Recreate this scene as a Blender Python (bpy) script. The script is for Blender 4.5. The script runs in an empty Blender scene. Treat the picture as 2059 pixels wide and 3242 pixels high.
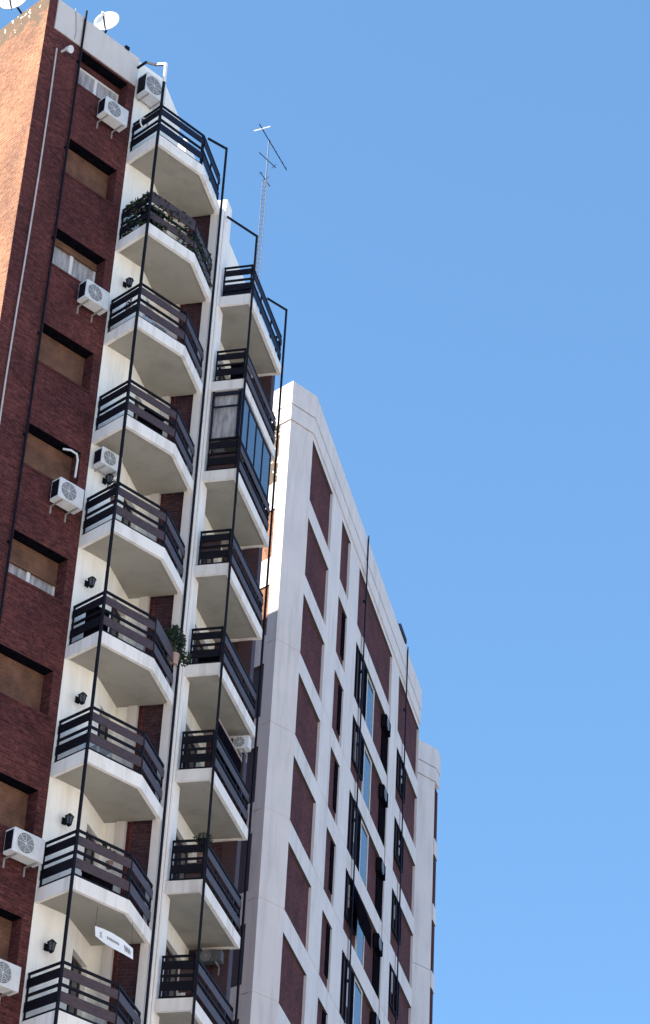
import bpy, math, random
from mathutils import Vector, Matrix
R = math.radians
random.seed(7)
scene = bpy.context.scene
col = scene.collection

# ------------------------------------------------------------------ frames
class Fr:
    """plan frame: a runs along the direction, b to its left, z is up"""
    def __init__(s, ox, oy, deg):
        s.o = Vector((ox, oy)); a = R(deg)
        s.u = Vector((math.cos(a), math.sin(a))); s.v = Vector((-s.u.y, s.u.x))
    def p(s, a, b, z=0.0):
        q = s.o + s.u*a + s.v*b
        return Vector((q.x, q.y, z))
    def sub(s, a, b, deg):
        q = s.p(a, b); f = Fr(q.x, q.y, 0); an = R(deg)
        f.u = s.u*math.cos(an) + s.v*math.sin(an); f.v = Vector((-f.u.y, f.u.x)); return f
W0 = Fr(0, 0, 0)
FD = Fr(32.587, 36.250, 30.321)          # second balcony stack
FR = Fr(43.137, 44.476, 31.653)          # long wall of the tower behind
FF = Fr(23.86, 34.767, 0)                # brick front
ZA = 39.02; H = 2.8; GZ = -1.6
LE = 3.208
Ap = Vector((26.80, 33.649)); Bp = Vector((28.316, 33.649)); Cp = Bp + FD.u*1.521
Rp = Vector((26.80, 34.767)); Qp = Vector((27.685, 34.767))
sP = -3.48; tP = 1.24; tT = -0.07

# ------------------------------------------------------------------ mesh builder
class MB:
    def __init__(s): s.v = []; s.f = []; s.m = []; s.sm = []
    def add(s, vs, fs, m=0, smooth=False):
        n = len(s.v); s.v += [tuple(x) for x in vs]
        for f in fs: s.f.append([i+n for i in f]); s.m.append(m); s.sm.append(smooth)
        return s
    def box(s, fr, a0, a1, b0, b1, z0, z1, m=0, mbot=None):
        vs = [fr.p(a, b, z) for z in (z0, z1) for a, b in ((a0, b0), (a1, b0), (a1, b1), (a0, b1))]
        s.add(vs, [(0, 1, 5, 4), (1, 2, 6, 5), (2, 3, 7, 6), (3, 0, 4, 7), (4, 5, 6, 7)], m)
        s.add(vs, [(0, 3, 2, 1)], m if mbot is None else mbot); return s
    def prism(s, poly, z0, z1, m=0, mbot=None):
        n = len(poly)
        vs = [(p[0], p[1], z0) for p in poly] + [(p[0], p[1], z1) for p in poly]
        s.add(vs, [(i, (i+1) % n, (i+1) % n+n, i+n) for i in range(n)] + [tuple(range(n, 2*n))], m)
        s.add(vs, [tuple(range(n-1, -1, -1))], m if mbot is None else mbot); return s
    def tube(s, pts, r, n=8, m=0, cap=True, r1=None):
        pts = [Vector(p) for p in pts]; rings = []
        for i, p in enumerate(pts):
            d = (pts[min(i+1, len(pts)-1)] - pts[max(i-1, 0)]).normalized()
            up = Vector((0, 0, 1)) if abs(d.z) < .9 else Vector((1, 0, 0))
            x = d.cross(up).normalized(); y = x.cross(d).normalized()
            rr = r if r1 is None else r + (r1-r)*i/(len(pts)-1)
            rings.append([p + (x*math.cos(2*math.pi*k/n) + y*math.sin(2*math.pi*k/n))*rr for k in range(n)])
        vs = [v for g in rings for v in g]
        fs = [(i*n+k, i*n+(k+1) % n, (i+1)*n+(k+1) % n, (i+1)*n+k) for i in range(len(pts)-1) for k in range(n)]
        s.add(vs, fs, m, True)
        if cap:
            s.add(vs, [tuple(range(n-1, -1, -1)), tuple(range(len(vs)-n, len(vs)))], m)
        return s
    def bar(s, p, q, w, h, m=0):
        """rectangular bar between two points: w sideways, h upward"""
        p = Vector(p); q = Vector(q); d = (q-p).normalized()
        up = Vector((0, 0, 1)) if abs(d.z) < .95 else Vector((0, 1, 0))
        x = d.cross(up).normalized()*w/2; y = x.cross(d).normalized()*h/2
        vs = [e + a*x + b*y for e in (p, q) for a, b in ((-1, -1), (1, -1), (1, 1), (-1, 1))]
        s.add(vs, [(0, 1, 5, 4), (1, 2, 6, 5), (2, 3, 7, 6), (3, 0, 4, 7), (0, 3, 2, 1), (4, 5, 6, 7)], m); return s
    def disc(s, c, nrm, r0, r1, n=24, m=0, off=0.0):
        c = Vector(c); nrm = Vector(nrm).normalized(); up = Vector((0, 0, 1))
        x = nrm.cross(up).normalized(); y = x.cross(nrm).normalized(); c = c + nrm*off
        vs = []; fs = []
        for k in range(n):
            a = 2*math.pi*k/n; d = x*math.cos(a)+y*math.sin(a); vs += [c+d*r0, c+d*r1]
        if r0 > 1e-5:
            fs = [(2*k, 2*k+1, (2*k+3) % (2*n), (2*k+2) % (2*n)) for k in range(n)]
        else:
            fs = [tuple(2*k+1 for k in range(n))]
        s.add(vs, fs, m); return s
    def build(s, name, mats, parent=None, bevel=0):
        me = bpy.data.meshes.new(name); me.from_pydata(s.v, [], s.f)
        if not isinstance(mats, (list, tuple)): mats = [mats]
        for mm in mats: me.materials.append(mm)
        for i, pl in enumerate(me.polygons): pl.material_index = s.m[i]; pl.use_smooth = s.sm[i]
        me.update()
        uv = me.uv_layers.new(name='metres')
        for pl in me.polygons:
            n = pl.normal; hl = math.hypot(n.x, n.y)
            for li in pl.loop_indices:
                co = me.vertices[me.loops[li].vertex_index].co
                if hl > .3: uv.data[li].uv = ((co.x*-n.y + co.y*n.x)/hl, co.z)
                else: uv.data[li].uv = (co.x, co.y)
        ob = bpy.data.objects.new(name, me); col.objects.link(ob)
        if bevel:
            b = ob.modifiers.new('bevel', 'BEVEL'); b.width = bevel; b.segments = 2; b.limit_method = 'ANGLE'
        if parent:
            ob.parent = parent; ob.matrix_parent_inverse = Matrix.Translation(-parent.location)
        return ob
def tag(o, label=None, cat=None, group=None, kind=None):
    for k, v in (('label', label), ('category', cat), ('group', group), ('kind', kind)):
        if v: o[k] = v
    return o
def thing(name, loc, label, cat, group=None):
    o = bpy.data.objects.new(name, None); col.objects.link(o); o.location = loc; o.empty_display_size = .3
    return tag(o, label, cat, group)
def inset(poly, d):
    n = len(poly); out = []
    for i in range(n):
        p0, p1, p2 = (Vector(poly[(i+k-1) % n][:2]) for k in range(3))
        d1 = (p1-p0).normalized(); d2 = (p2-p1).normalized()
        n1 = Vector((-d1.y, d1.x)); n2 = Vector((-d2.y, d2.x))
        den = 1 + n1.dot(n2)
        out.append(p1 + (n1+n2)*d/max(den, .12))
    return out
def wall(mb, fr, L0, L1, z0, z1, ops=(), th=.3, m=0, b0=0.0):
    """wall on line b=b0 (thickness towards +b) with rectangular openings (a0,a1,z0,z1)"""
    xs = sorted({L0, L1} | {o[0] for o in ops if L0 < o[0] < L1} | {o[1] for o in ops if L0 < o[1] < L1})
    for i in range(len(xs)-1):
        a, b = xs[i], xs[i+1]; c = (a+b)/2
        blk = sorted((o[2], o[3]) for o in ops if o[0] <= c <= o[1]); z = z0
        for q in blk:
            if q[0] > z: mb.box(fr, a, b, b0, b0+th, z, q[0], m)
            z = max(z, q[1])
        if z < z1: mb.box(fr, a, b, b0, b0+th, z, z1, m)

# ------------------------------------------------------------------ materials
def mat(name, base, rough=.7, metal=0.0, spec=.3):
    m = bpy.data.materials.new(name); m.use_nodes = True
    b = m.node_tree.nodes['Principled BSDF']
    b.inputs['Base Color'].default_value = (*base, 1); b.inputs['Roughness'].default_value = rough
    b.inputs['Metallic'].default_value = metal; b.inputs['Specular IOR Level'].default_value = spec
    return m, m.node_tree, b
def N(nt, t, **kw):
    n = nt.nodes.new(t)
    for k, v in kw.items():
        if hasattr(n, k): setattr(n, k, v)
        else: n.inputs[k].default_value = v
    return n
def ramp(nt, fac, stops):
    r = nt.nodes.new('ShaderNodeValToRGB'); e = r.color_ramp.elements
    while len(e) < len(stops): e.new(.5)
    for i, (p, c) in enumerate(stops): e[i].position = p; e[i].color = (*c, 1) if len(c) == 3 else c
    nt.links.new(fac, r.inputs[0]); return r.outputs[0]
def mix(nt, fac, a, b, mode='MIX'):
    n = nt.nodes.new('ShaderNodeMix'); n.data_type = 'RGBA'; n.blend_type = mode
    for s, v in ((n.inputs[0], fac), (n.inputs[6], a), (n.inputs[7], b)):
        if isinstance(v, (int, float)): s.default_value = v
        elif isinstance(v, tuple): s.default_value = (*v, 1)
        else: nt.links.new(v, s)
    return n.outputs[2]
def uvnode(nt): return N(nt, 'ShaderNodeUVMap', uv_map='metres').outputs[0]
def brick(name, c1, c2, mortar, stain=None, bump=.5, msize=.012, mott=(.62, 1.55)):
    m, nt, b = mat(name, c1, .9, 0, .15); L = nt.links.new; uv = uvnode(nt)
    geo = nt.nodes.new('ShaderNodeNewGeometry')
    dn = N(nt, 'ShaderNodeTexNoise', Scale=9.0, Detail=2.0); L(uv, dn.inputs['Vector'])
    vm = nt.nodes.new('ShaderNodeVectorMath'); vm.operation = 'MULTIPLY_ADD'
    L(dn.outputs['Color'], vm.inputs[0]); vm.inputs[1].default_value = (.022, .022, 0); L(uv, vm.inputs[2])
    br = N(nt, 'ShaderNodeTexBrick'); br.offset = .5
    L(vm.outputs[0], br.inputs['Vector'])
    br.inputs['Color1'].default_value = (*c1, 1); br.inputs['Color2'].default_value = (*c2, 1); br.inputs['Mortar'].default_value = (*mortar, 1)
    br.inputs['Scale'].default_value = 1; br.inputs['Mortar Size'].default_value = msize; br.inputs['Mortar Smooth'].default_value = .4
    br.inputs['Brick Width'].default_value = .25; br.inputs['Row Height'].default_value = .078; br.inputs['Bias'].default_value = -.1
    n1 = N(nt, 'ShaderNodeTexNoise', Scale=.9, Detail=6.0, Roughness=.65); L(geo.outputs['Position'], n1.inputs['Vector'])
    n2 = N(nt, 'ShaderNodeTexNoise', Scale=16.0, Detail=4.0, Roughness=.7); L(geo.outputs['Position'], n2.inputs['Vector'])
    c = mix(nt, 1.0, br.outputs['Color'], ramp(nt, n1.outputs['Fac'], [(.3, (.62, .62, .66)), (.7, (1.28, 1.20, 1.12))]), 'MULTIPLY')
    c = mix(nt, 1.0, c, ramp(nt, n2.outputs['Fac'], [(.3, (.70, .70, .72)), (.72, (1.3, 1.28, 1.25))]), 'MULTIPLY')
    mp2 = nt.nodes.new('ShaderNodeMapping'); L(uv, mp2.inputs[0]); mp2.inputs['Scale'].default_value = (4.5, 13, 1)
    n5 = N(nt, 'ShaderNodeTexNoise', Scale=1.0, Detail=5.0, Roughness=.7); L(mp2.outputs[0], n5.inputs['Vector'])
    c = mix(nt, 1.0, c, ramp(nt, n5.outputs['Fac'], [(.30, (mott[0],)*3), (.5, (1, 1, 1)), (.72, (mott[1],)*3)]), 'MULTIPLY')
    if stain:
        sx = nt.nodes.new('ShaderNodeSeparateXYZ'); L(geo.outputs['Position'], sx.inputs[0])
        n3 = N(nt, 'ShaderNodeTexNoise', Scale=2.6, Detail=7.0, Roughness=.75); L(geo.outputs['Position'], n3.inputs['Vector'])
        mr = nt.nodes.new('ShaderNodeMapRange'); L(sx.outputs['Z'], mr.inputs[0])
        mr.inputs[1].default_value = stain[0]; mr.inputs[2].default_value = stain[1]; mr.inputs[3].default_value = 0; mr.inputs[4].default_value = .34
        ad = nt.nodes.new('ShaderNodeMath'); ad.operation = 'ADD'; L(n3.outputs['Fac'], ad.inputs[0]); L(mr.outputs[0], ad.inputs[1])
        f = ramp(nt, ad.outputs[0], [(.62, (0, 0, 0)), (.74, (.85, .85, .85))])
        c = mix(nt, f, c, (.12, .095, .07))
        n4 = N(nt, 'ShaderNodeTexNoise', Scale=7.5, Detail=2.0); L(geo.outputs['Position'], n4.inputs['Vector'])
        ad2 = nt.nodes.new('ShaderNodeMath'); ad2.operation = 'ADD'; L(n4.outputs['Fac'], ad2.inputs[0]); L(mr.outputs[0], ad2.inputs[1])
        f2 = ramp(nt, ad2.outputs[0], [(.90, (0, 0, 0)), (.95, (1, 1, 1))]); c = mix(nt, f2, c, (.75, .72, .66))
    L(c, b.inputs['Base Color'])
    bm = N(nt, 'ShaderNodeBump', Strength=bump, Distance=.02)
    hh = mix(nt, .5, br.outputs['Fac'], n2.outputs['Fac'])
    inv = nt.nodes.new('ShaderNodeInvert'); L(br.outputs['Fac'], inv.inputs[1])
    hh = mix(nt, .45, inv.outputs[0], n2.outputs['Fac'])
    L(hh, bm.inputs['Height']); L(bm.outputs[0], b.inputs['Normal']); return m
def plaster(name, base, dirt, amt=.5, rough=.8, scale=1.3, streak=True, bump=.15):
    m, nt, b = mat(name, base, rough, 0, .2); L = nt.links.new
    geo = nt.nodes.new('ShaderNodeNewGeometry')
    mp = nt.nodes.new('ShaderNodeMapping'); L(geo.outputs['Position'], mp.inputs[0]); mp.inputs['Scale'].default_value = (3, 3, .35 if streak else 3)
    n1 = N(nt, 'ShaderNodeTexNoise', Scale=scale, Detail=7.0, Roughness=.65); L(mp.outputs[0], n1.inputs['Vector'])
    n2 = N(nt, 'ShaderNodeTexNoise', Scale=.6, Detail=4.0, Roughness=.6); L(geo.outputs['Position'], n2.inputs['Vector'])
    f = ramp(nt, n1.outputs['Fac'], [(.48, (0, 0, 0)), (.78, (amt,)*3)])
    c = mix(nt, f, base, dirt)
    c = mix(nt, 1.0, c, ramp(nt, n2.outputs['Fac'], [(.3, (.93, .93, .94)), (.7, (1.04, 1.03, 1.02))]), 'MULTIPLY')
    L(c, b.inputs['Base Color'])
    n3 = N(nt, 'ShaderNodeTexNoise', Scale=30.0, Detail=4.0); L(geo.outputs['Position'], n3.inputs['Vector'])
    bm = N(nt, 'ShaderNodeBump', Strength=bump, Distance=.01); L(n3.outputs['Fac'], bm.inputs['Height']); L(bm.outputs[0], b.inputs['Normal'])
    return m
def noisy(name, c1, c2, scale=6.0, rough=.6, metal=0.0, spec=.3, stretch=(1, 1, 1)):
    m, nt, b = mat(name, c1, rough, metal, spec); L = nt.links.new
    tc = nt.nodes.new('ShaderNodeTexCoord'); mp = nt.nodes.new('ShaderNodeMapping'); L(tc.outputs['Object'], mp.inputs[0]); mp.inputs['Scale'].default_value = stretch
    n1 = N(nt, 'ShaderNodeTexNoise', Scale=scale, Detail=5.0, Roughness=.65); L(mp.outputs[0], n1.inputs['Vector'])
    L(ramp(nt, n1.outputs['Fac'], [(.32, c1), (.68, c2)]), b.inputs['Base Color']); return m
M = {}
M['brick_lit'] = brick('brick_sunlit_tone', (.25, .120, .072), (.31, .155, .098), (.36, .21, .14), stain=(41.0, 42.7), bump=1.0, msize=.016, mott=(.50, 1.22))  # copy of the front brick with sunlight put into its colour
M['brick'] = brick('brick_front', (.076, .026, .028), (.104, .035, .036), (.115, .046, .046), bump=.5, msize=.008, mott=(.48, 1.75))  # same brick as the gable, darkened in colour for the shaded front
M['brick_far'] = brick('brick_infill', (.078, .029, .035), (.100, .036, .042), (.115, .050, .054), bump=.3, msize=.008)
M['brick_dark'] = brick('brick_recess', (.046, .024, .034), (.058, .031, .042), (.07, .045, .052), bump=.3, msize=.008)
M['white'] = plaster('white_paint', (.62, .575, .56), (.42, .38, .33), .38)
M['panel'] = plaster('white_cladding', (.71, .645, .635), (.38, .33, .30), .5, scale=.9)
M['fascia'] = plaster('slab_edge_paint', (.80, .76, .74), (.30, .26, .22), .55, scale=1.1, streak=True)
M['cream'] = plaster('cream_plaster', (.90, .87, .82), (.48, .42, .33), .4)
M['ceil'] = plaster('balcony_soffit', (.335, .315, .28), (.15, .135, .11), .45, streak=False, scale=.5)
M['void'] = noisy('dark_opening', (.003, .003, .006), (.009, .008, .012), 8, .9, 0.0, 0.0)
M['fin'] = plaster('fin_paint', (.90, .86, .84), (.45, .42, .38), .3)
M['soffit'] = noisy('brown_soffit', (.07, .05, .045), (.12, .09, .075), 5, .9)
M['black'] = noisy('black_painted_metal', (.004, .004, .008), (.010, .009, .016), 20, .6, 0.0, .12)
M['navy'] = noisy('dark_blue_painted_metal', (.007, .008, .022), (.015, .018, .042), 12, .55, 0.0, .15)
M['wood'] = noisy('dark_wood_board', (.036, .021, .024), (.085, .052, .056), 7, .5, 0.0, .35, stretch=(1, 1, 6))
M['acw'] = noisy('air_conditioner_enamel', (.56, .57, .60), (.70, .70, .72), 5, .45)
M['acg'] = noisy('air_conditioner_grille', (.055, .06, .075), (.10, .105, .12), 30, .5)
M['steel'] = noisy('galvanised_steel', (.30, .29, .30), (.45, .44, .45), 12, .45, .4)
M['pipe'] = noisy('pale_pipe', (.40, .34, .33), (.55, .50, .48), 4, .6)
M['shutter'] = noisy('wooden_roller_shutter', (.100, .048, .032), (.215, .105, .066), 2.6, .7)
M['brown_shutter'] = noisy('brown_roller_shutter', (.045, .024, .030), (.070, .038, .044), 3, .6, stretch=(1, 1, 8))
M['frame'] = noisy('window_frame_paint', (.70, .68, .67), (.80, .78, .77), 6, .5)
M['mast'] = noisy('mast_steel', (.10, .11, .14), (.20, .20, .23), 12, .6, .2)
M['curtain'] = noisy('pale_curtain', (.20, .19, .21), (.52, .50, .52), 3.2, .8, stretch=(3, 3, .5))
M['leaf'] = noisy('plant_leaf', (.006, .014, .006), (.024, .045, .02), 10, .6)
M['clay'] = noisy('clay_pot', (.30, .20, .18), (.42, .30, .27), 8, .8)
M['cloth'] = noisy('banner_cloth', (.72, .74, .78), (.80, .81, .84), 3, .7)
M['ink'] = noisy('banner_ink', (.18, .20, .24), (.32, .34, .38), 12, .7)
M['dish'] = noisy('dish_enamel', (.74, .74, .74), (.82, .82, .82), 4, .35)
M['roof'] = noisy('roof_felt', (.20, .19, .18), (.30, .28, .27), 3, .9)
def glass(name, tint, refl):
    m, nt, b = mat(name, tint, .04, 0, .5); b.inputs['IOR'].default_value = refl; return m
M['glass'] = glass('window_glass', (.02, .025, .035), 1.6)
M['glass_blue'] = glass('balcony_glazing', (.03, .045, .07), 2.2)

# ------------------------------------------------------------------ world, sun, camera
AZ, EL = 150.0, 31.5
w = bpy.data.worlds.new('World'); scene.world = w; w.use_nodes = True
nt = w.node_tree; bg = nt.nodes['Background']; sky = nt.nodes.new('ShaderNodeTexSky'); sky.sky_type = 'NISHITA'
sky.sun_disc = False; sky.sun_elevation = R(EL); sky.sun_rotation = R(90-AZ); sky.altitude = 50
sky.air_density = 1.25; sky.dust_density = 0.0; sky.ozone_density = 7.0
sm = nt.nodes.new('ShaderNodeMix'); sm.data_type = 'RGBA'; sm.inputs[0].default_value = .55
sm.inputs[7].default_value = (.66, 1.52, 2.80, 1)      # even, slightly cyan haze of a clear city sky
nt.links.new(sky.outputs[0], sm.inputs[6]); nt.links.new(sm.outputs[2], bg.inputs[0]); bg.inputs[1].default_value = .10
sl = bpy.data.lights.new('sun', 'SUN'); sl.energy = 4.4; sl.angle = R(.5); sl.color = (1, .93, .82)
so = bpy.data.objects.new('sun', sl); col.objects.link(so)
dv = Vector((math.cos(R(AZ))*math.cos(R(EL)), math.sin(R(AZ))*math.cos(R(EL)), math.sin(R(EL))))
so.rotation_euler = dv.to_track_quat('Z', 'Y').to_euler(); so.location = dv*80
f, pit, rol, psi, cx, cy = 7517.81, R(33.5118), R(3.8754), R(46.5838), -130.783, 24.051
cam = bpy.data.cameras.new('camera'); co = bpy.data.objects.new('camera', cam); col.objects.link(co); scene.camera = co
ah = Vector((math.cos(psi), math.sin(psi), 0)); rt = Vector((math.sin(psi), -math.cos(psi), 0)); up = Vector((0, 0, 1))
fw = ah*math.cos(pit) + up*math.sin(pit); cu = -ah*math.sin(pit) + up*math.cos(pit)
r2 = rt*math.cos(rol) + cu*math.sin(rol); u2 = -rt*math.sin(rol) + cu*math.cos(rol)
co.matrix_world = Matrix((( r2.x, u2.x, -fw.x, 0), (r2.y, u2.y, -fw.y, 0), (r2.z, u2.z, -fw.z, 0), (0, 0, 0, 1)))
cam.sensor_fit = 'VERTICAL'; cam.sensor_height = 36; cam.lens = 36*f/3242; cam.clip_end = 5000; cam.clip_start = .1
cam.shift_x = -cx/3242; cam.shift_y = cy/3242
scene.view_settings.view_transform = 'Standard'; scene.view_settings.look = 'None'; scene.view_settings.gamma = 1
scene.view_settings.exposure = 1.58

# ------------------------------------------------------------------ ground
g = MB(); S = 1500
g.add([(-S, -S, GZ), (S, -S, GZ), (S, S, GZ), (-S, S, GZ)], [(0, 1, 2, 3)])
tag(g.build('ground', noisy('pavement', (.38, .36, .33), (.48, .46, .42), .6, .9)), kind='structure')

# ================================================================== MAIN BUILDING
MBD = thing('apartment_building', (28, 40, GZ), 'tall brick and white apartment block with angled balconies, filling the left half', 'building')
YB = 54.0
T1 = FD.p(sP, tT); W1a = FD.p(sP+(tP-tT)*.5838, tP); T2 = FD.p(LE, .24)
PW = FD.p(sP, tP); PW2 = FD.p(LE, tP)
foot = [(23.86, 34.767), (Qp.x, Qp.y), (PW.x, PW.y), (T1.x, T1.y), (W1a.x, W1a.y), (PW2.x, PW2.y), (T2.x, T2.y), (T2.x, YB), (23.86, YB)]
ZL = 39.30
foot_up = [(23.86, 34.767), (Qp.x, Qp.y), (PW.x, PW.y), (PW2.x, PW2.y), (PW2.x, YB), (23.86, YB)]
core = MB().prism(inset(foot, .46), GZ, ZL-.01).prism(inset(foot_up, .46), ZL-.01, 42.0)
core.build('roof_slab', M['roof'], MBD)
ZP = 42.52
# left brick gable (sunlit)
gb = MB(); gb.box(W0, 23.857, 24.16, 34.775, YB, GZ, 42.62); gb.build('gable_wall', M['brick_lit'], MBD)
# brick front with window openings
OX0, OX1 = 25.04-23.86, 26.56-23.86
ops = [(OX0, OX1, 40.35, 41.50)] + [(OX0, OX1, 37.52-H*k, 38.62-H*k) for k in range(0, 13)]
fb = MB(); wall(fb, FF, 0, 26.80-23.86, GZ, 41.56, ops, th=.45)
fb.box(FF, 0, .24, 0, .3, 41.56, 42.64)
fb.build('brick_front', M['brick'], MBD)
pp = MB()
pp.box(FF, .243, 1.07, -.03, .3, 41.563, ZP+.02); pp.box(FF, 1.09, 26.80-23.86+.0, -.03, .3, 41.563, ZP)
pp.build('parapet', M['white'], MBD)
# white walls of the recess
ww = MB(); wall(ww, FF, 26.803-23.86, Qp.x-23.86, GZ, ZP-.06, [])
FQ = Fr(Qp.x, Qp.y, 30.321); LQ = sP - (-4.98)
opsq = [(.50, LQ-.06, ZA-H*k-2.35, ZA-H*k-.45) for k in range(0, 14)]
wall(ww, FQ, 0, LQ, GZ, ZP-.1, opsq)
ww.build('recess_wall', M['cream'], MBD)
FP = FD.sub(sP, tP, -90)                    # runs towards the street
LPn = tP - tT
pw = MB(); wall(pw, FP, 0, .33, GZ, ZL, []); pw.build('recess_wall', M['cream'], MBD)
pw = MB(); pw.box(FP, .332, .53, -.04, .26, GZ, ZL); pw.box(FP, 1.13, LPn, -.03, .27, GZ, ZL); pw.build('pilaster', M['white'], MBD)
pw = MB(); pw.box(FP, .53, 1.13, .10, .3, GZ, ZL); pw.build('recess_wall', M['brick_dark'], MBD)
FY = Fr(T1.x, T1.y, 90)
ow = MB(); wall(ow, FY, .62, (W1a-T1).length, GZ, ZL, []); wall(ow, Fr(T2.x, T2.y, 90), .62, YB-T2.y, GZ, ZL, [], m=0); ow.box(W0, PW2.x-.3, PW2.x, PW2.y+.3, YB-.3, ZL, ZP)
ow.box(W0, 24.16, PW2.x, YB-.3, YB, GZ, ZP); ow.build('side_wall', M['brick'], MBD)
# wall behind second stack
FW = FD.sub(0, tP, 0)
ops2 = [(1.5, 2.9, ZA-H*k-2.4, ZA-H*k-.42) for k in range(0, 14)]
w2 = MB(); wall(w2, FW, -2.74, LE, GZ, 42.50, ops2); w2.build('recess_wall', M['cream'], MBD)
FE = FD.sub(LE, tP, -90)
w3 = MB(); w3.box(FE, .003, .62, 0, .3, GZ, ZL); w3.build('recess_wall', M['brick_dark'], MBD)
w3 = MB(); w3.box(FE, .62, 1.0, -.02, .28, GZ, ZL); w3.build('brown_shutter', M['brown_shutter'], MBD)
# windows in recess walls (dark)
def dark_window(fr, a0, a1, z0, z1, dep=.12):
    fm = MB(); t = .05
    fm.box(fr, a0, a0+t, dep, dep+.06, z0, z1); fm.box(fr, a1-t, a1, dep, dep+.06, z0, z1)
    fm.box(fr, a0+t, a1-t, dep, dep+.06, z0, z0+t); fm.box(fr, a0+t, a1-t, dep, dep+.06, z1-t, z1)
    fm.box(fr, (a0+a1)/2-.02, (a0+a1)/2+.02, dep, dep+.06, z0+t, z1-t)
    o = fm.build('window', M['wood'], MBD)
    MB().box(fr, a0+t, a1-t, dep+.025, dep+.04, z0+t, z1-t).build('pane', M['glass'], o)
for k in range(0, 9):
    o = opsq[k]; dark_window(FQ, *o)
    o = ops2[k]; dark_window(FW, *o)
# fin between stacks
fn = MB(); fn.box(FD, -.02, .46, .88, tP+.0, GZ, 42.72); fn.build('corner_fin', M['fin'], MBD, bevel=.05)
dp = MB(); dp.tube([FD.p(-.06, .97, GZ), FD.p(-.06, .97, 42.3)], .035, 8); dp.box(FD, -.05, -.018, .915, .925, GZ, 42.4)
dp.build('fin_moulding', M['fin'], MBD)

# front windows
def front_window(k, zt, zb, shut):
    fm = MB(); d = .33
    a0, a1 = OX0, OX1; t = .05
    fm.box(FF, a0, a1, d, d+.06, zt-t, zt); fm.box(FF, a0, a1, d, d+.06, zb, zb+t)
    fm.box(FF, a0, a0+t, d, d+.06, zb+t, zt-t); fm.box(FF, a1-t, a1, d, d+.06, zb+t, zt-t)
    fm.box(FF, (a0+a1)/2-.045, (a0+a1)/2+.045, d-.02, d+.06, zb+t, zt-t)
    wnd = fm.build('window', M['frame'], MBD)
    zs = zt-t - (zt-zb-2*t)*shut
    if shut < 1:
        MB().box(FF, a0+t, a1-t, d+.03, d+.04, zb+t, zs).build('pane', M['curtain'] if k != 5 else M['glass'], wnd)
    if shut > 0:
        sh = MB(); n = max(2, int((zt-zs)/.045))
        for i in range(n):
            z = zt-.01-(i+1)*(zt-zs)/n
            sh.box(FF, a0+.01, a1-.01, d-.030 + .003*(i % 2), d-.01, z, z+(zt-zs)/n-.006)
        if shut < 1: sh.box(FF, a0+.01, a1-.01, d-.05, d-.004, zs-.05, zs-.006)
        sh.build('shutter', M['shutter'], wnd)
    sl_ = MB().box(FF, a0-.02, a1+.02, -.03, .3, zb-.05, zb-.001).build('sill', M['brick'], wnd)
    MB().box(FF, a0+.004, a1-.004, .012, .328, (41.4995 if k < 0 else zt)-.010, (41.4995 if k < 0 else zt)-.001).build('lintel_and_shade', M['void'], wnd)  # dark plate under the window head, recess shade put in as colour
    return wnd
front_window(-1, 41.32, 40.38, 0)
shv = {0: .93, 1: .12, 2: 1, 3: .84, 4: .50, 5: 1, 6: 1, 7: .94, 8: .8}
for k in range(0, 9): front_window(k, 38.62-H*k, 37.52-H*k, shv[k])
lt = MB(); lt.box(FF, OX0, OX1, .30, .449, 41.325, 41.499); lt.build('lintel_and_shade', M['brick'], MBD)

# ------------------------------------------------------------------ balconies
def ring(mb, pts, wd, z0, z1, m=0):
    """mitred strip along an open path, inside = left"""
    pts = [Vector(p[:2]) for p in pts]; n = len(pts); inn = []
    for i in range(n):
        ds = []
        if i > 0: ds.append((pts[i]-pts[i-1]).normalized())
        if i < n-1: ds.append((pts[i+1]-pts[i]).normalized())
        ns = [Vector((-d.y, d.x)) for d in ds]
        if len(ns) == 2: inn.append(pts[i] + (ns[0]+ns[1])*wd/(1+ns[0].dot(ns[1])))
        else: inn.append(pts[i] + ns[0]*wd)
    for i in range(n-1):
        mb.prism([pts[i], pts[i+1], inn[i+1], inn[i]], z0, z1, m)
def railing(par, path, z0, board_m, thin=(), screens=(), extra=0):
    """path in plan; z0 = slab bottom"""
    fr_ = MB(); bd = MB(); bs = MB()
    for i in range(len(path)-1):
        p = Vector(path[i][:2]); q = Vector(path[i+1][:2]); d = (q-p).normalized(); nrm = Vector((-d.y, d.x))
        L = (q-p).length; fq = Fr(0, 0, 0); fq.o = p; fq.u = d; fq.v = nrm
        for zz, hh in ((.31, .05), (.81, .055), (1.265, .05)):
            fr_.box(fq, .015, L-.015, .02, .06, z0+zz, z0+zz+hh)
        for zz, hh in ((.48, .21), (.98, .19)):
            (bs if i == 0 else bd).box(fq, .03, L-.03, .0, .022, z0+zz, z0+zz+hh)
        if extra and i == extra-1:
            bd.box(fq, .03, L-.03, .001, .02, z0+1.17, z0+1.30)
        n = max(1, round(L/1.0))
        for j in range(n+1):
            a = min(max(L*j/n, .04), L-.04)
            fr_.box(fq, a-.02, a+.02, .024, .056, z0+.29, z0+1.262)
    o = fr_.build('railing', M['black'], par)
    b = bd.build('railing_board', board_m, par); bs.build('railing_board', M['black'], par)
    return o
s1_poly = [Rp, Ap, Bp, Cp, Vector(FD.p(sP, tP-.0)[:2]), Qp]
s2_poly = [FD.p(0, 0), FD.p(LE, 0), FD.p(LE, tP), FD.p(0, tP)]
BAL1 = []; BAL2 = []
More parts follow.
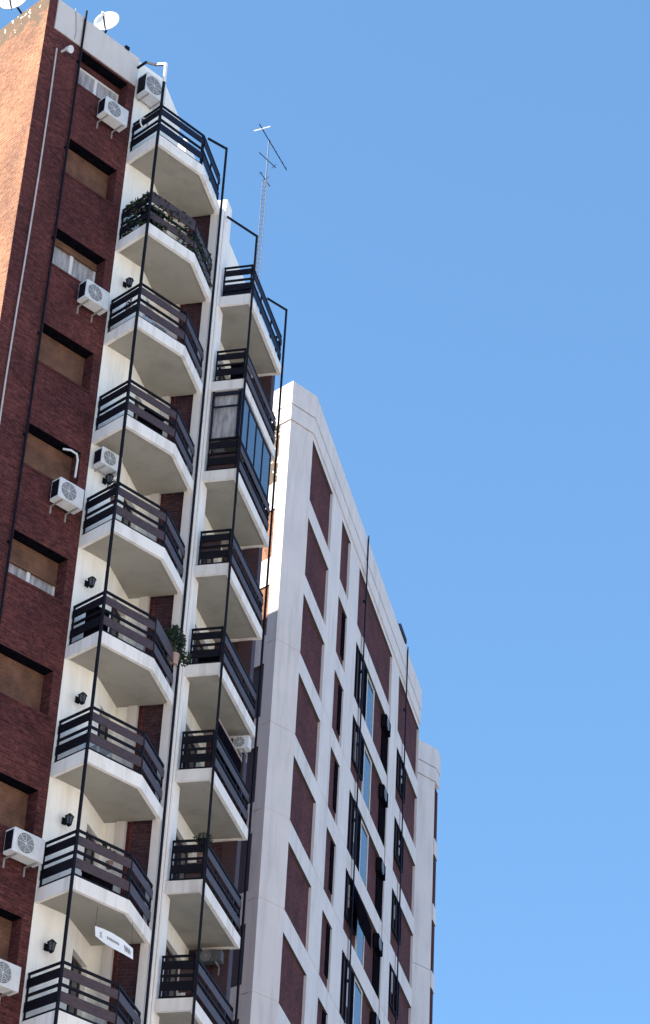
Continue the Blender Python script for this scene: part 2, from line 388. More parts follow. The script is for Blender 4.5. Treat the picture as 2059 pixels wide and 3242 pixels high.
for k in range(0, 9):
    z = ZA - H*k
    sb = MB()
    inner = [Rp+Vector((.004, 0)), Ap+Vector((.004, .004)), Bp+Vector((-.002, .004)), Cp+FD.v.to_2d()*.004 if False else Cp+Vector((-.003, .003)), s1_poly[4], Qp]
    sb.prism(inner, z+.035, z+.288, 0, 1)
    ring(sb, [Rp, Ap, Bp, Cp, Cp+(FD.v*.12)], .085, z, z+.291)
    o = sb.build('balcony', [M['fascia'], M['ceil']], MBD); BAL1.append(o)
    path = [Rp+Vector((.02, -.02)), Ap+Vector((.02, .02)), Bp+Vector((-.01, .02)), Cp+Vector((-.03, .02))]
    railing(o, path, z, M['navy'] if k == 0 else M['wood'], extra=(3 if k == 5 else (2 if k in (1,) else 0)))
    sb = MB()
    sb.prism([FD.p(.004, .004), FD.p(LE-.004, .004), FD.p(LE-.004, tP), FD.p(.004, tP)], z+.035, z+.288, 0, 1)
    ring(sb, [FD.p(0, .88), FD.p(0, 0), FD.p(LE, 0), FD.p(LE, .9)], .085, z, z+.291)
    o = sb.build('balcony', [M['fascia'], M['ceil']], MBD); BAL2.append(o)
    railing(o, [FD.p(.02, .84), FD.p(.02, .02), FD.p(LE-.02, .02), FD.p(LE-.02, .22)], z, M['navy'] if k == 0 else M['wood'])
def screen(par, fr, a0, a1, b, z0, z1, m='wood'):
    MB().box(fr, a0, a1, b, b+.015, z0, z1).build('privacy_screen', M[m], par)
FDs = FD.sub(0, 0, 90)     # along the left side of second stack, a = distance from corner
screen(BAL2[2], FDs, .05, .80, -.10, ZA-2*H+.30, ZA-2*H+.82)
screen(BAL2[3], FDs, .28, .80, -.10, ZA-3*H+.55, ZA-3*H+1.05)
screen(BAL2[6], FDs, .05, .45, -.10, ZA-6*H+.33, ZA-6*H+.75)
screen(BAL2[7], FDs, .05, .40, -.10, ZA-7*H+.45, ZA-7*H+1.0)
screen(BAL2[0], FDs, .05, .80, -.10, ZA+.33, ZA+.72, 'navy')

# corner posts (run the full height and bend back to the wall at the top)
def post(name, base, back, ztop, zend, run):
    m = MB(); b = Vector(base[:2]); bk = Vector(back[:2]).normalized()
    m.bar((b.x, b.y, GZ), (b.x, b.y, ztop), .044, .044)
    e = b + bk*run
    m.bar((b.x, b.y, ztop-.03), (e.x, e.y, zend), .05, .05)
    return m.build(name, M['black'], MBD)
out = Vector((-.02, -.045))
m = MB(); a_ = Ap + Vector((-.03, -.03))
m.bar((a_.x, a_.y, GZ), (a_.x, a_.y, 41.6), .052, .052)
m.bar((a_.x, a_.y, 41.57), (a_.x, 34.01, 41.81), .05, .05); m.bar((a_.x, 34.0, 41.80), (a_.x, 34.44, 42.18), .05, .05); m.bar((a_.x, 34.43, 42.17), (a_.x, 34.74, 42.17), .05, .05)
m.build('corner_post', M['black'], MBD)
m = MB(); m.bar((a_.x, a_.y-.002, 40.98), (a_.x, a_.y-.002, 41.60), .066, .066); m.bar((a_.x, a_.y, 41.585), (a_.x, 33.93, 41.77), .062, .062)  # white cover on the post top, sunlight put into its colour
m.build('sunlit_post_top', M['frame'], MBD)
post('corner_post', Cp + Vector((.035, -.02)), FD.v, 41.28, 41.69, .52)
post('corner_post', FD.p(-.03, -.03), FD.v, 41.26, 42.05, .88)
post('corner_post', FD.p(LE+.035, -.02), FD.v, 41.33, 41.8, .58)

# glazed enclosure of the second stack's second balcony
zt, zb = ZA-H, ZA-2*H+1.30
gf = MB(); par = BAL2[2]
cs = [.03, .78, 1.50, 2.2, 2.95]
for a in cs: gf.box(FD, a-.02, a+.02, .03, .075, zb, zt-.01)
gf.box(FD, .05, 2.93, .032, .073, zt-.10, zt-.02); gf.box(FD, .05, 2.93, .032, .073, zb, zb+.05)
gf.box(FD, .03, .07, .10, .14, zb, zt-.01); gf.box(FD, .032, .07, .14, .80, zt-.14, zt-.06); gf.box(FD, .032, .07, .14, .80, zb+.98, zb+1.02); gf.box(FD, .03, .07, .78, .82, zb, zt-.01)
gf.build('glazing_frame', M['navy'], par)
MB().box(FD, .05, 2.93, .048, .058, zb+.05, zt-.1).build('glazing', M['glass_blue'], par)
MB().box(FD, .11, .115, .14, .78, zb+.02, zt-.05).build('blind', M['curtain'], par)

# ------------------------------------------------------------------ downpipes
p1 = MB(); p1.tube([(24.24+.03*math.sin(i*.9), 34.72, 40.95-i*2.0) for i in range(22)], .022, 6)
tag(p1.build('drainpipe', M['pipe']), 'thin pale pipe running down the brick front nearest its sunlit corner', 'pipe', None)
p1 = MB(); p1.tube([(24.95, 34.70, GZ), (24.95, 34.70, 42.75)], .028, 8)
for i in range(16): p1.box(W0, 24.90, 25.0, 34.72, 34.766, 41-2.8*i, 41.05-2.8*i)
tag(p1.build('drainpipe', M['black']), 'dark downpipe running over the parapet and down beside the brick front windows', 'pipe', None)
p1 = MB(); p1.tube([(24.62, 34.72, 42.6), (24.68, 34.72, 42.3), (24.74, 34.72, 41.9), (24.72, 34.725, 41.62)], .008, 5)
tag(p1.build('cable', M['steel']), 'thin cable looping down the white parapet left of the dark downpipe', 'cable')

# ------------------------------------------------------------------ air conditioners
def make_ac(fr, a, b, z, label, group=None, wd=.74, hh=.52, dp_=.30, cas='acw', mount=True, name='air_conditioner'):
    """a = left edge, b = front face position, z = bottom; front faces -b"""
    c = fr.p(a+wd/2, b+dp_/2, z)
    t = thing(name, c, label, 'air conditioner', group)
    body = MB().box(fr, a, a+wd, b, b+dp_, z, z+hh).build('casing', M[cas], t, bevel=.02)
    n = -fr.v; n = Vector((n.x, n.y, 0)); cc = fr.p(a+wd*.38, b, z+hh*.5)
    gr = MB(); gr.disc(cc, n, 0, hh*.40, 28, 0, .004)
    g2 = gr.build('fan_grille', M['acg'], t)
    rg = MB()
    for q in (.10, .16, .22, .28, .34): rg.disc(cc, n, hh*q, hh*(q+.018), 28, 0, .008)
    rg.disc(cc, n, hh*.41, hh*.445, 28, 0, .007); rg.disc(cc, n, 0, hh*.06, 16, 0, .009)
    for q in range(8):
        an = q*math.pi/4; x = fr.u; e = cc + Vector((x.x, x.y, 0))*math.cos(an)*hh*.4 + Vector((0, 0, 1))*math.sin(an)*hh*.4
        rg.bar(cc+n*.008, e+n*.008, .006, .006)
    rg.build('fan_guard', M['acw' if cas == 'acw' else 'steel'], g2)
    vt = MB(); vt.box(fr, a-.004, a+.01, b+.035, b+dp_-.03, z+.05, z+hh-.05)
    for q in range(6): vt.box(fr, a-.009, a-.001, b+.04, b+dp_-.04, z+.08+q*(hh-.14)/6, z+.095+q*(hh-.14)/6)
    vt.build('side_vent', M['black'], t)
    if mount:
        for q in (.12, wd-.15):
            bk = MB()
            bk.box(fr, a+q, a+q+.03, b+.02, b+dp_+.12, z-.035, z-.005); bk.box(fr, a+q, a+q+.03, b+dp_+.09, b+dp_+.12, z-.22, z-.035)
            bk.build('bracket', M['steel'], t)
    return t
F0 = Fr(0, 34.35, 0); g1 = 'air conditioners bolted to the brick front'
make_ac(F0, 25.64, 0, 39.66, 'white air conditioner below the two-pane window under the white parapet', g1)
make_ac(F0, 25.79, 0, 34.02, 'white air conditioner below the second window with pale curtain on the brick front', g1, wd=.70)
make_ac(F0, 25.77, 0, 28.47, 'white air conditioner with a curved white duct beside a shuttered window', g1, wd=.70)
make_ac(F0, 25.78, 0, 20.06, 'white air conditioner near the left edge, one floor above the lowest one', g1, wd=.80)
make_ac(F0, 25.66, 0, 17.28, 'white air conditioner cut by the left edge near the bottom corner', g1, wd=.72)
make_ac(F0, 26.86, .05, 29.98, 'white air conditioner on the white balcony wall beneath the fourth balcony', None, wd=.60, hh=.44)
make_ac(Fr(0, 34.35, 0), 26.80, 0, 41.20, 'large white air conditioner high on the white wall above the top balcony', None, wd=.66, hh=.64, dp_=.36)
FEx = FD.sub(LE-.42, .42, -90)
make_ac(FEx, 0, 0, ZA-4*H-.50, 'small white air conditioner hanging under the far end of the fifth right-hand balcony', None, wd=.40, hh=.34, dp_=.24)
make_ac(FD.sub(LE-.34, .95, -90), 0, 0, ZA-6*H-.42, 'dark air conditioner under the far end of the seventh right-hand balcony', None, wd=.62, hh=.28, dp_=.22, cas='acg')
d = MB(); d.tube([(26.42, 34.70, 29.45), (26.40, 34.66, 29.9), (26.37, 34.68, 30.05), (26.25, 34.75, 30.12), (26.1, 34.85, 30.12)], .026, 8)
tag(d.build('air_duct', M['acw']), 'curved white duct rising from an air conditioner into a shuttered window', 'duct')
d = MB()
ctr = Vector((26.84, 34.3, 40.08))
d.tube([ctr + Vector((.12*math.cos(a*math.pi/8), 0, .15*math.sin(a*math.pi/8))) for a in range(17)], .022, 6, cap=False)
tag(d.build('hose_coil', M['frame']), 'round white coil of hose at the brick corner by the top balcony', 'hose')
d = MB(); d.tube([(24.42, 34.76, 41.0), (24.44, 34.62, 41.0)], .03, 8); d.tube([(24.45, 34.63, 41.02), (24.49, 34.48, 40.95)], .05, 12, r1=.10)
tag(d.build('floodlight', M['acw']), 'small pale floodlight on the brick just under the parapet corner', 'lamp')

# ------------------------------------------------------------------ wall lanterns
def lantern():
    t = thing('wall_lantern', (0, 0, 0), '', 'lamp', 'wall lanterns on the white balcony walls')
    b = MB(); b.box(W0, -.05, .05, -.02, 0, -.07, .07); b.tube([(0, -.02, .03), (0, -.10, .10), (0, -.15, .10)], .012, 6); b.build('bracket', M['black'], t)
    h = MB()
    for i in range(6):
        a, c = i*math.pi/3, (i+1)*math.pi/3
        h.tube([(.085*math.cos(a), -.17+.085*math.sin(a), .05), (.055*math.cos(a), -.17+.055*math.sin(a), -.12)], .010, 4)
    h.tube([(0, -.17, .05), (0, -.17, .12)], .10, 6, r1=.02); h.tube([(0, -.17, -.16), (0, -.17, -.12)], .02, 6, r1=.06)
    h.build('housing', M['black'], t)
    gl = MB(); gl.tube([(0, -.17, .045), (0, -.17, -.115)], .072, 6, r1=.048); gl.build('shade', M['acg'], t)
    return t
def copy_tree(o, par=None):
    c = o.copy(); col.objects.link(c)
    if par: c.parent = par
    for ch in o.children: copy_tree(ch, c)
    return c
l0 = lantern()
LMP = [(27.2, 35.44, 'second balcony from the top'), (27.29, 29.84, 'fourth balcony, below the air conditioner'), (27.14, 27.05, 'fifth balcony'),
       (27.26, 24.22, 'balcony below the large hanging plant'), (27.29, 21.40, 'second lowest visible balcony'), (27.22, 18.61, 'lowest balcony, above the last railing')]
for i, (x, z, s) in enumerate(LMP):
    t = l0 if i == 0 else copy_tree(l0)
    t.location = (x, 34.764, z); t.scale = (1.05, 1.05, 1.05); t['label'] = 'black wall lantern on the white wall of the ' + s

# ------------------------------------------------------------------ dishes and mast
def dish(base, ctr, nrm, r, label):
    t = thing('satellite_dish', base, label, 'satellite dish', 'satellite dishes on the roof edge')
    nrm = Vector(nrm).normalized(); u = nrm.cross(Vector((0, 0, 1))).normalized(); v = u.cross(nrm).normalized(); ctr = Vector(ctr)
    vs = []; fs = []; nr, ns = 7, 28
    for side, off in ((0, 0), (1, -.015)):
        for i in range(nr+1):
            q = i/nr
            for j in range(ns):
                a = 2*math.pi*j/ns
                vs.append(ctr + (u*math.cos(a)*r + v*math.sin(a)*r*1.08)*q + nrm*(.16*r*q*q*2 - .16*r + off))
    n1_ = (nr+1)*ns
    for i in range(nr):
        for j in range(ns):
            a, b, c, d_ = i*ns+j, i*ns+(j+1) % ns, (i+1)*ns+(j+1) % ns, (i+1)*ns+j
            fs.append((a, b, c, d_)); fs.append((a+n1_, d_+n1_, c+n1_, b+n1_))
    for j in range(ns): fs.append((nr*ns+j, nr*ns+(j+1) % ns, n1_+nr*ns+(j+1) % ns, n1_+nr*ns+j))
    MB().add(vs, fs, 0, True).build('reflector', M['dish'], t)
    foc = ctr + nrm*r*1.05 - v*r*.35 ; low = ctr - v*r*1.0
    am = MB(); am.tube([low, foc], .022, 6); am.build('feed_arm', M['black'], t)
    MB().tube([foc - nrm*.03, foc + nrm*.07], .045, 10, r1=.03).build('feed_horn', M['acw'], t)
    b = Vector(base)
    MB().tube([b, b+Vector((0, 0, .12)), ctr - nrm*.1], .03, 8).build('mount', M['black'], t)
dish((25.75, 34.95, 42.52), (25.80, 34.95, 43.18), (-.78, -.50, .10), .33, 'white satellite dish standing on the white parapet')
dish((23.95, 36.0, 42.62), (23.75, 36.15, 43.15), (-.78, -.45, .15), .36, 'white satellite dish on the gable top, cut off by the top edge')
ms = thing('antenna_mast', (35.1, 38.83, 39.3), 'thin lattice antenna mast rising behind the right-hand balconies', 'antenna')
lm_ = MB(); c0 = Vector((35.1, 38.83, 0)); rr = .085
leg = [c0 + Vector((rr*math.cos(a), rr*math.sin(a), 0)) for a in (0.3, 2.4, 4.5)]
for l in leg: lm_.tube([(l.x, l.y, 39.3), (l.x, l.y, 46.4)], .009, 5)
zz = 39.35; i = 0
while zz < 46.3:
    for j in range(3):
        a, b = leg[j], leg[(j+1) % 3]
        lm_.tube([(a.x, a.y, zz), (b.x, b.y, zz+.16)], .005, 4); lm_.tube([(a.x, a.y, zz+.16), (b.x, b.y, zz+.16)], .005, 4)
    zz += .16
lm_.build('lattice_tower', M['mast'], ms)
MB().tube([(35.1, 38.83, 46.2), (35.1, 38.83, 48.05)], .017, 6).build('mast_tube', M['mast'], ms)
an = MB(); an.tube([(34.38, 38.51, 47.97), (36.33, 39.30, 47.97)], .016, 6)
for q in range(9):
    t_ = q/8; p = Vector((34.45, 38.54, 47.985)).lerp(Vector((36.28, 39.28, 47.985)), t_)
    if q not in (0, 2): an.tube([p + Vector((0, 0, -.035)), p + Vector((0, 0, .045))], .010, 5)
an.build('aerial', M['navy'], ms)
an = MB(); an.tube([(34.49, 38.84, 47.97), (34.67, 38.34, 47.97)], .018, 6); an.build('aerial_element', M['dish'], ms)
an = MB(); an.tube([(34.72, 38.80, 47.27), (35.52, 38.90, 47.27)], .014, 6); an.tube([(35.42, 38.80, 47.27), (35.46, 39.0, 47.27)], .010, 5)
an.tube([(34.77, 38.75, 46.52), (35.42, 38.98, 46.52)], .014, 6); an.tube([(35.1, 38.7, 46.52), (35.1, 38.98, 46.52)], .010, 5); an.tube([(34.85, 38.70, 46.52), (34.83, 38.85, 46.52)], .008, 5)
an.build('aerial', M['navy'], ms)

# ------------------------------------------------------------------ plants
def leaves(mb, c, rx, ry, rz, n, size, spiky=False):
    c = Vector(c)
    for _ in range(n):
        while True:
            q = Vector((random.uniform(-1, 1), random.uniform(-1, 1), random.uniform(-1, 1)))
            if q.length < 1: break
        if spiky:
            d = Vector((q.x, q.y, abs(q.z)*1.3+.15)).normalized(); L = random.uniform(.6, 1.0)*rz
            s = c + Vector((q.x*rx*.35, q.y*ry*.35, 0)); e = s + Vector((d.x*rx, d.y*ry, d.z*L)); w_ = d.cross(Vector((.3, .5, .2))).normalized()*size
            md = (s+e)/2 + Vector((0, 0, .03))
            mb.add([s-w_*.6, s+w_*.6, md+w_, e, md-w_], [(0, 1, 2, 3, 4)])
        else:
            p = c + Vector((q.x*rx, q.y*ry, q.z*rz)); a = Vector((random.gauss(0, 1), random.gauss(0, 1), random.gauss(0, .7))).normalized()
            b = a.cross(Vector((random.gauss(0, 1), random.gauss(0, 1), random.gauss(0, 1)))).normalized()
            s_ = size*random.uniform(.6, 1.3)
            mb.add([p-a*s_, p-b*s_*.45, p+a*s_, p+b*s_*.45], [(0, 1, 2, 3)])
def plant(name, base, label, pot, fol, cat='plant', group=None):
    t = thing(name, base, label, cat, group)
    if pot:
        b = Vector(base); MB().tube([b, b+Vector((0, 0, pot[1]))], pot[0]*.75, 14, r1=pot[0]).build('pot', M['clay'], t)
    m_ = MB(); fol(m_); m_.build('foliage', M['leaf'], t)
z1_ = ZA-H
plant('potted_plant', (26.93, 34.25, z1_+.98), 'spiky potted plant on the side rail of the second balcony from the top', (.10, .2),
      lambda m: (leaves(m, (26.93, 34.3, z1_+1.18), .20, .34, .24, 45, .012, True), leaves(m, (26.93, 33.9, z1_+1.22), .16, .18, .28, 22, .012, True)))
def ivy(m):
    for p, q in (((26.84, 34.6), (26.84, 33.7)), ((26.9, 33.68), (28.25, 33.68))):
        for i in range(60):
            t_ = random.random(); x = p[0]+(q[0]-p[0])*t_; y = p[1]+(q[1]-p[1])*t_
            leaves(m, (x, y, z1_+random.uniform(.35, 1.3)), .05, .05, .07, 7, .05)
    d = (Cp-Bp)
    for i in range(50):
        pt = Bp + d*random.random(); leaves(m, (pt.x, pt.y+.05, z1_+random.uniform(.35, 1.25)), .05, .05, .07, 7, .05)
plant('climbing_plant', (27.4, 33.75, z1_+.3), 'dark climbing plant tangled through the railing of the second balcony from the top', None, ivy)
plant('potted_plant', (27.15, 34.45, ZA-2*H+1.0), 'small plant by the white wall behind the third balcony railing', (.07, .15),
      lambda m: leaves(m, (27.15, 34.45, ZA-2*H+1.28), .12, .12, .14, 60, .03))
zz5 = ZA-5*H
pc = Bp.lerp(Cp, .92)
plant('hanging_plant', (pc.x+.02, pc.y+.10, zz5+.98), 'large bushy plant in a pale pot at the angled corner rail beside the white fin', (.15, .26),
      lambda m: (leaves(m, (pc.x-.02, pc.y+.12, zz5+1.55), .30, .30, .40, 900, .05), leaves(m, (pc.x+.25, pc.y+.0, zz5+1.22), .18, .15, .20, 200, .045)))
plant('potted_plant', (27.0, 34.0, ZA-4*H+.95), 'dark potted plant behind the side rail under the balcony air conditioner', (.07, .15),
      lambda m: leaves(m, (26.95, 33.95, ZA-4*H+1.38), .14, .18, .13, 130, .04))
plant('potted_plant', (27.9, 33.9, ZA-7*H+.9), 'thin twiggy plant above the front rail of the eighth balcony down', (.08, .15),
      lambda m: leaves(m, (27.75, 33.85, ZA-7*H+1.2), .22, .1, .30, 14, .012, True))
plant('potted_plant', (FD.p(.25, .2).x, FD.p(.25, .2).y, ZA-6*H+.9), 'bushy dark plant at the corner post of the seventh right-hand balcony', (.08, .15),
      lambda m: leaves(m, FD.p(.12, .12, ZA-5*H-H+1.35), .22, .22, .12, 200, .04))

# ------------------------------------------------------------------ banner under the balcony
bt = MB(); ptsT = [(27.69, 19.0), (27.92, 19.03), (28.15, 19.02), (28.42, 18.96), (28.70, 18.86)]; ptsB = [(27.71, 18.79), (27.95, 18.74), (28.2, 18.70), (28.45, 18.66), (28.71, 18.63)]
vs = []; fs = []
for i in range(5):
    yb = 33.88 + .03*math.sin(i*1.3)
    vs += [(ptsT[i][0], yb, ptsT[i][1]), (ptsB[i][0], yb-.02, ptsB[i][1]), (ptsT[i][0], yb+.006, ptsT[i][1]), (ptsB[i][0], yb-.014, ptsB[i][1])]
for i in range(4):
    a = 4*i; fs += [(a, a+1, a+5, a+4), (a+2, a+6, a+7, a+3), (a, a+4, a+6, a+2), (a+1, a+3, a+7, a+5)]
fs += [(0, 2, 3, 1), (16, 17, 19, 18)]
ban = thing('banner', (28.2, 33.88, 18.6), 'small white cloth banner with faded grey lettering hung below a balcony slab', 'banner')
bt.add(vs, fs).build('sheet', M['cloth'], ban)
ink = MB()
def onb(u, v):
    i = min(3, int(u*4)); t_ = u*4-i
    T = [ptsT[i][j]*(1-t_)+ptsT[i+1][j]*t_ for j in (0, 1)]; B_ = [ptsB[i][j]*(1-t_)+ptsB[i+1][j]*t_ for j in (0, 1)]
    y = 33.88 + .03*(math.sin(i*1.3)*(1-t_)+math.sin((i+1)*1.3)*t_) - .02*v - .006
    return Vector((T[0]*(1-v)+B_[0]*v, y, T[1]*(1-v)+B_[1]*v))
def stroke(pts, r=.011): ink.tube([onb(*p) for p in pts], r, 5)
stroke([(.20, .38), (.15, .42), (.19, .56), (.14, .70), (.2, .72)])
ink.build('lettering', M['ink'], ban); ink = MB()
for u in (.36, .42, .47, .52, .57, .62): stroke([(u, .42), (u+.012, .62)]); stroke([(u, .45+.1*(u > .45)), (u+.035, .5)])
ink.build('lettering', M['ink'], ban); ink = MB()
for u in (.78, .82, .86, .90): stroke([(u, .34), (u+.02, .74)], .012); stroke([(u, .5), (u+.035, .52)], .012)
ink.build('lettering', M['ink'], ban)
st = MB(); st.tube([(27.7, 33.88, 18.99), (27.72, 33.9, 19.42)], .005, 4); st.tube([(28.69, 33.88, 18.86), (28.66, 33.9, 19.42)], .005, 4); st.build('string', M['black'], ban)

# ================================================================== TOWER BEHIND
TW = thing('apartment_tower', (50, 55, GZ), 'white framed tower with recessed brown brick panels, standing behind on the right', 'building')
HX, HY = 42.099, 44.476; ZB = 41.87; BT = .69
SE = 19.39
e1 = FR.p(SE, 0); X2 = 63.62; Y2 = 57.35; e2 = Fr(X2, Y2, 31.653).p(.62, 0)
YT = 72
tf = [(HX, HY), (43.137, HY), (e1.x, e1.y), (e1.x, Y2), (X2, Y2), (e2.x, e2.y), (e2.x, YT), (HX, YT)]
MB().prism(inset(tf, .085), GZ, 45.0).build('core_wall', M['brick_far'], TW)
TOPS = [(44.385, 44.955), (44.985, 45.85)]
J = .022
bands = [(ZB-H*k-BT, ZB-H*k) for k in range(0, 16)]
# parapet courses
pr = MB()
for n_, (za, zb_) in enumerate(TOPS):
    o_ = .05 + .02*n_
    ring(pr, [(HX-o_, HY+14), (HX-o_, HY-o_), (43.137-.0, HY-o_), FR.p(SE, -o_), (e1.x+o_, Y2-o_), (X2, Y2-o_), (e2.x+o_, e2.y-o_), (e2.x+o_, YT)], .34, za, zb_)
pr.build('parapet', M['panel'], TW)
# pier faces split by joints at every band top
def pier_z():
    zs = [44.38] + [ZB-H*k for k in range(2, 16)] + [GZ]
    return [(zs[i+1]+J/2, zs[i]-J/2) for i in range(len(zs)-1)]
pm = MB()
for za, zb_ in pier_z():
    pm.box(W0, HX, 43.137, HY, HY+.21, za, zb_)             # front of corner pier
    pm.box(W0, HX, HX+.21, HY+.21, HY+.44, za, zb_)         # its sunlit return
    pm.box(W0, e1.x+.0, X2, Y2, Y2+.21, za, zb_)
pm.box(W0, HX+.012, 43.12, HY+.012, HY+.22, GZ, 44.4)
pm.build('corner_pier', M['panel'], TW)
pm = MB()
for s0, s1 in ((3.11, 4.68), (6.12, 7.65), (13.80, 15.18)):
    for za, zb_ in pier_z(): pm.box(FR, s0, s1, 0, .23, za, zb_)
    pm.box(FR, s0+.01, s1-.01, .012, .22, GZ, 44.38)
pm.box(FR, SE-.02, SE, .0, .23, GZ, 44.38)
pm.build('pier', M['panel'], TW)
COLS = [(0, 3.11), (4.68, 6.12), (7.65, 13.80), (15.18, SE-.02)]
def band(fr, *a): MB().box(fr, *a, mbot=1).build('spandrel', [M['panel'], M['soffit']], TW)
for (za, zb_) in bands[:9]:
    band(FR, .001, 3.11, .001, .23, za, zb_-.012); band(FR, 4.681, 6.12, .001, .23, za, zb_-.012)
    band(FR, 7.65, 8.38, .0, .23, za, zb_-.012); band(FR, 8.46, 13.45, -.03, .23, za, zb_-.012)
    band(FR, 15.18, 16.1, .0, .23, za, zb_-.012); band(FR, 16.22, SE-.02, -.01, .23, za, zb_-.012)
    band(W0, HX+.002, HX+.22, HY+.44, HY+14, za, zb_+.30)
    band(Fr(X2, Y2, 31.653), 0, .66, -.045, .2, za, zb_)
for s0, s1 in COLS:
    band(FR, s0, s1, .002, .23, 44.16, 44.37)
    MB().box(FR, s0, s1, .002, .23, GZ, bands[9][1]).build('base_wall', M['panel'], TW)
# projecting brick courses at far corner
tb = MB(); f2_ = Fr(X2, Y2, 31.653); z = 20.0
while z < 44.2:
    if not any(a-.05 < z < b for a, b in bands): tb.box(f2_, .1, .63, -.012, .2, z, z+.045)
    z += .09
tb.build('brick_course', M['brick_far'], TW)
# sunlit face infill: brick jambs and dark windows
fi = MB(); fi.box(W0, HX+.05, HX+.08, HY+.44, HY+14, 36.0, 44.38); fi.build('brick_infill', M['brick_lit'], TW)  # brighter brick copy than the core, sunlight painted into it
for k in range(2, 9):
    za = ZB-H*k-BT-1.80 if k >= 0 else 42.2; zb_ = ZB-H*k-BT if k >= 0 else 44.3
    wn = MB(); 
    for a in (0, .86, 1.72, 2.50): wn.box(W0, HX+.03, HX+.083, HY+.445+a, HY+.50+a, za, zb_)
    o = wn.build('window', M['wood'], TW)
    MB().box(W0, HX+.06, HX+.075, HY+.50, HY+3.12, za, zb_).build('shutter', M['brown_shutter'], o)
# long wall windows, pipes
def tower_window(s0, s1, z0, z1, n, proud, grille):
    fm = MB(); t = .05
    for i in range(n+1):
        a = s0+(s1-s0)*i/n; fm.box(FR, a-t/2, a+t/2, proud, .08, z0, z1)
    fm.box(FR, s0+t/2, s1-t/2, proud+.01, .08, z0, z0+t); fm.box(FR, s0+t/2, s1-t/2, proud+.01, .08, z1-t, z1)
    o = fm.build('window', M['black'] if grille else M['frame'], TW)
    MB().box(FR, s0+t/2, s1-t/2, .055, .07, z0+t, z1-t).build('pane', M['glass_blue'] if not grille else M['brown_shutter'], o)
    if grille:
        cu_ = random.uniform(.2, .8); MB().box(FR, s0+cu_, s0+cu_+random.uniform(.08, .3), .02, .05, z0+random.uniform(.1, .7), z1-random.uniform(.1, .5)).build('curtain', M['curtain'], o)
        MB().box(FR, s1-.42, s1-.03, .01, .05, z0+t, z1-t-.01).build('shutter', M['void'], o)
for k in range(1, 8):
    zt_ = ZB-H*(k-1)-BT-.01; zb_ = ZB-H*k
    tower_window(7.95, 9.55, zb_+(.02 if k % 2 else .6), zt_, 3, -.012, True)
    tower_window(9.85, 11.05, zb_+.02, zt_, 1, .03, False)
    tower_window(15.5, 17.0, zb_+.72, zt_, 3, -.012, True)
    sw = MB(); sw.box(FR, 5.68, 6.10, .05, .08, zb_+.45, zt_).build('slot_window', M['void'], TW)
    if k < 7: MB().box(FR, 12.75, 13.78, .04, .08, zb_+.01, zt_).build('slot_window', M['void'], TW)
for k in range(1, 6):
    zt_ = ZB-H*(k-1)-BT
    make_ac(FR, 12.60, -.12, zt_-.60, 'dark air conditioner under a white tower band, ' + ['', 'topmost of five', 'second of five down', 'middle one of five', 'fourth of five down', 'lowest of five'][k],
            'dark air conditioners on the tower', wd=.80, hh=.52, dp_=.19, cas='void', mount=False)
for s, lb in ((8.42, 'dark downpipe crossing the tower parapet and bands, left of the dark barred windows'), (16.16, 'dark downpipe near the far end of the tower wall, beside the last brick column')):
    p = MB(); p.tube([FR.p(s, -.10, GZ), FR.p(s, -.10, 45.95)], .026, 8)
    for k in range(16): p.box(FR, s-.07, s+.07, -.10, .0, 43.2-H*k, 43.26-H*k)
    tag(p.build('drainpipe', M['navy']), lb, 'pipe', 'downpipes on the tower')
# small roof things
rf = MB(); rf.tube([FR.p(11.2, .15, 45.7), FR.p(12.4, .1, 46.05), FR.p(15.4, -.05, 46.0)], .02, 6); rf.box(FR, 14.6, 15.8, -.12, .1, 45.87, 46.06)
aw = MB()
aw.add([FR.p(8.5, -.01, 32.75), FR.p(10.6, -.01, 32.75), FR.p(10.6, -.28, 32.0), FR.p(8.5, -.28, 32.0), FR.p(8.5, -.03, 32.72), FR.p(10.6, -.03, 32.72), FR.p(10.6, -.30, 31.2), FR.p(8.5, -.30, 31.2)], [(0, 1, 2, 3), (3, 2, 6, 7), (0, 3, 7, 4), (1, 5, 6, 2), (4, 7, 6, 5), (0, 4, 5, 1)])
tag(aw.build('awning', M['void']), 'dark rolled-down awning over a window in the middle of the tower wall', 'awning')
tag(rf.build('roof_cable_tray', M['navy']), 'dark cable tray lying along the tower parapet near its far end', 'cable tray')
rf = MB()
rf.box(W0, 26.3, 26.42, 34.7, 34.85, 42.5, 42.60)
tag(rf.build('parapet_clip', M['black']), 'small dark clip on top of the white parapet right of the dish', 'clip')

# ================================================================== STREET OPPOSITE (unseen blocks added to bounce sunlight onto the balconies)
def block(x0, x1, y1, z1, wallm, label):
    t = thing('bounce_block', ((x0+x1)/2, y1-6, GZ), label, 'building', 'unseen blocks added to bounce light')
    f = Fr(x1, y1, 180); L = x1-x0; op = []
    nx = int(L/3.2)
    for k in range(int((z1-GZ-3)/3)):
        for i in range(nx): a = (i+.5)*L/nx; op.append((a-.7, a+.7, GZ+3.9+3*k, GZ+5.3+3*k))
    m = MB(); wall(m, f, 0, L, GZ, z1, op); m.box(f, 0, L, .45, 13, GZ, z1-.1); m.build('wall', wallm, t)  # wall of the added bounce block
    m = MB(); m.box(f, 0, L, .22, .26, GZ+3.5, z1-1); m.build('window', M['glass'], t)
block(-32, -2, -11, 27, plaster('bounce_block_ochre', (.78, .70, .58), (.4, .34, .27), .3), 'long ochre block added across the street to bounce light')
block(-1, 32, -11, 33, plaster('bounce_block_cream', (.82, .77, .68), (.45, .4, .32), .3), 'tall cream block added across the street to bounce light')
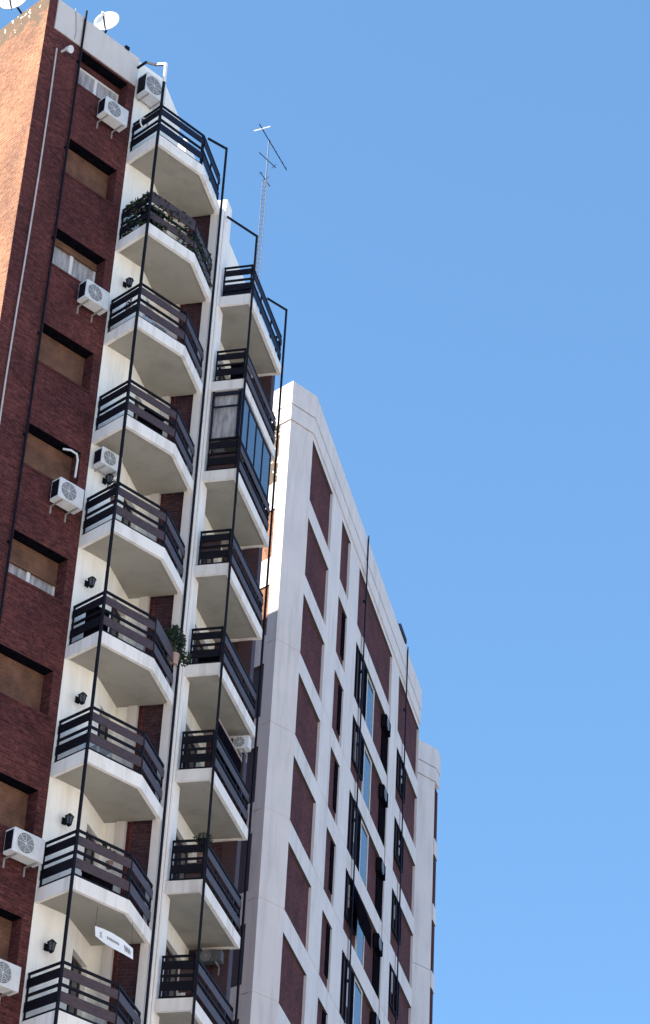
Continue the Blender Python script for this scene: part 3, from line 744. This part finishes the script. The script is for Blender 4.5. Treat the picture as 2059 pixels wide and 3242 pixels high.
block(33, 70, -11, 29, plaster('bounce_block_buff', (.80, .73, .64), (.42, .36, .3), .3), 'buff block added across the street to bounce light')

# ------------------------------------------------------------------ things kept on the balconies
aw = thing('rolled_awning', FD.p(1.6, .12, 26.3), 'dark rolled awning with a pinkish top bar along the sixth right-hand balcony rail', 'awning')
MB().box(FD, .50, 2.6, .10, .16, 26.83, 26.88).build('bar', M['clay'], aw); MB().box(FD, .52, 2.58, .11, .15, 25.95, 26.826).build('fabric', M['void'], aw)
def chair(fr, a, b, z, label):
    t = thing('balcony_chair', fr.p(a, b, z), label, 'chair', 'white plastic chairs on the balconies')
    MB().box(fr, a-.22, a+.22, b-.22, b+.22, z+.43, z+.46).build('seat', M['acw'], t)
    MB().box(fr, a-.22, a+.22, b+.20, b+.23, z+.462, z+.88).build('backrest', M['acw'], t)
    for i in (-1, 1):
        for j in (-1, 1): MB().box(fr, a+.19*i-.02, a+.19*i+.02, b+.19*j-.02, b+.19*j+.02, z, z+.429).build('leg', M['acw'], t)
FB = Fr(26.8, 33.65, 0)
def crate(fr, a, b, z, w_, h_, label, m='void'):
    t = thing('storage_box', fr.p(a, b, z), label, 'box', 'dark boxes behind the railings')
    MB().box(fr, a-w_/2, a+w_/2, b-.15, b+.15, z, z+h_-.05).build('body', M[m], t, bevel=.015)
    MB().box(fr, a-w_/2-.012, a+w_/2+.012, b-.162, b+.162, z+h_-.048, z+h_).build('lid', M[m], t)
def slab_top(k): return ZA - H*k + .29
crate(FB, .35, .30, slab_top(1), .5, .72, 'dark box behind the side rail of the plant-covered second balcony')
crate(FB, .95, .28, slab_top(3), .55, .60, 'dark box behind the front rail of the fourth balcony from the top')
crate(FB, .30, .55, slab_top(5), .42, .82, 'tall dark box in the corner of the balcony with the hanging plant')
crate(FB, .85, .26, slab_top(7), .60, .42, 'low dark box behind the front rail of the eighth balcony')
crate(FDs, .45, -.45, slab_top(4), .45, .55, 'dark box behind the short rail of the fifth right-hand balcony')
crate(FDs, .30, -.40, slab_top(1), .35, .70, 'dark box behind the short rail above the glazed balcony')
chair(FB, .75, .55, slab_top(6), 'white plastic chair behind the rail of the seventh balcony from the top')
chair(FB, 1.0, .55, slab_top(2), 'white plastic chair behind the rail of the third balcony from the top')
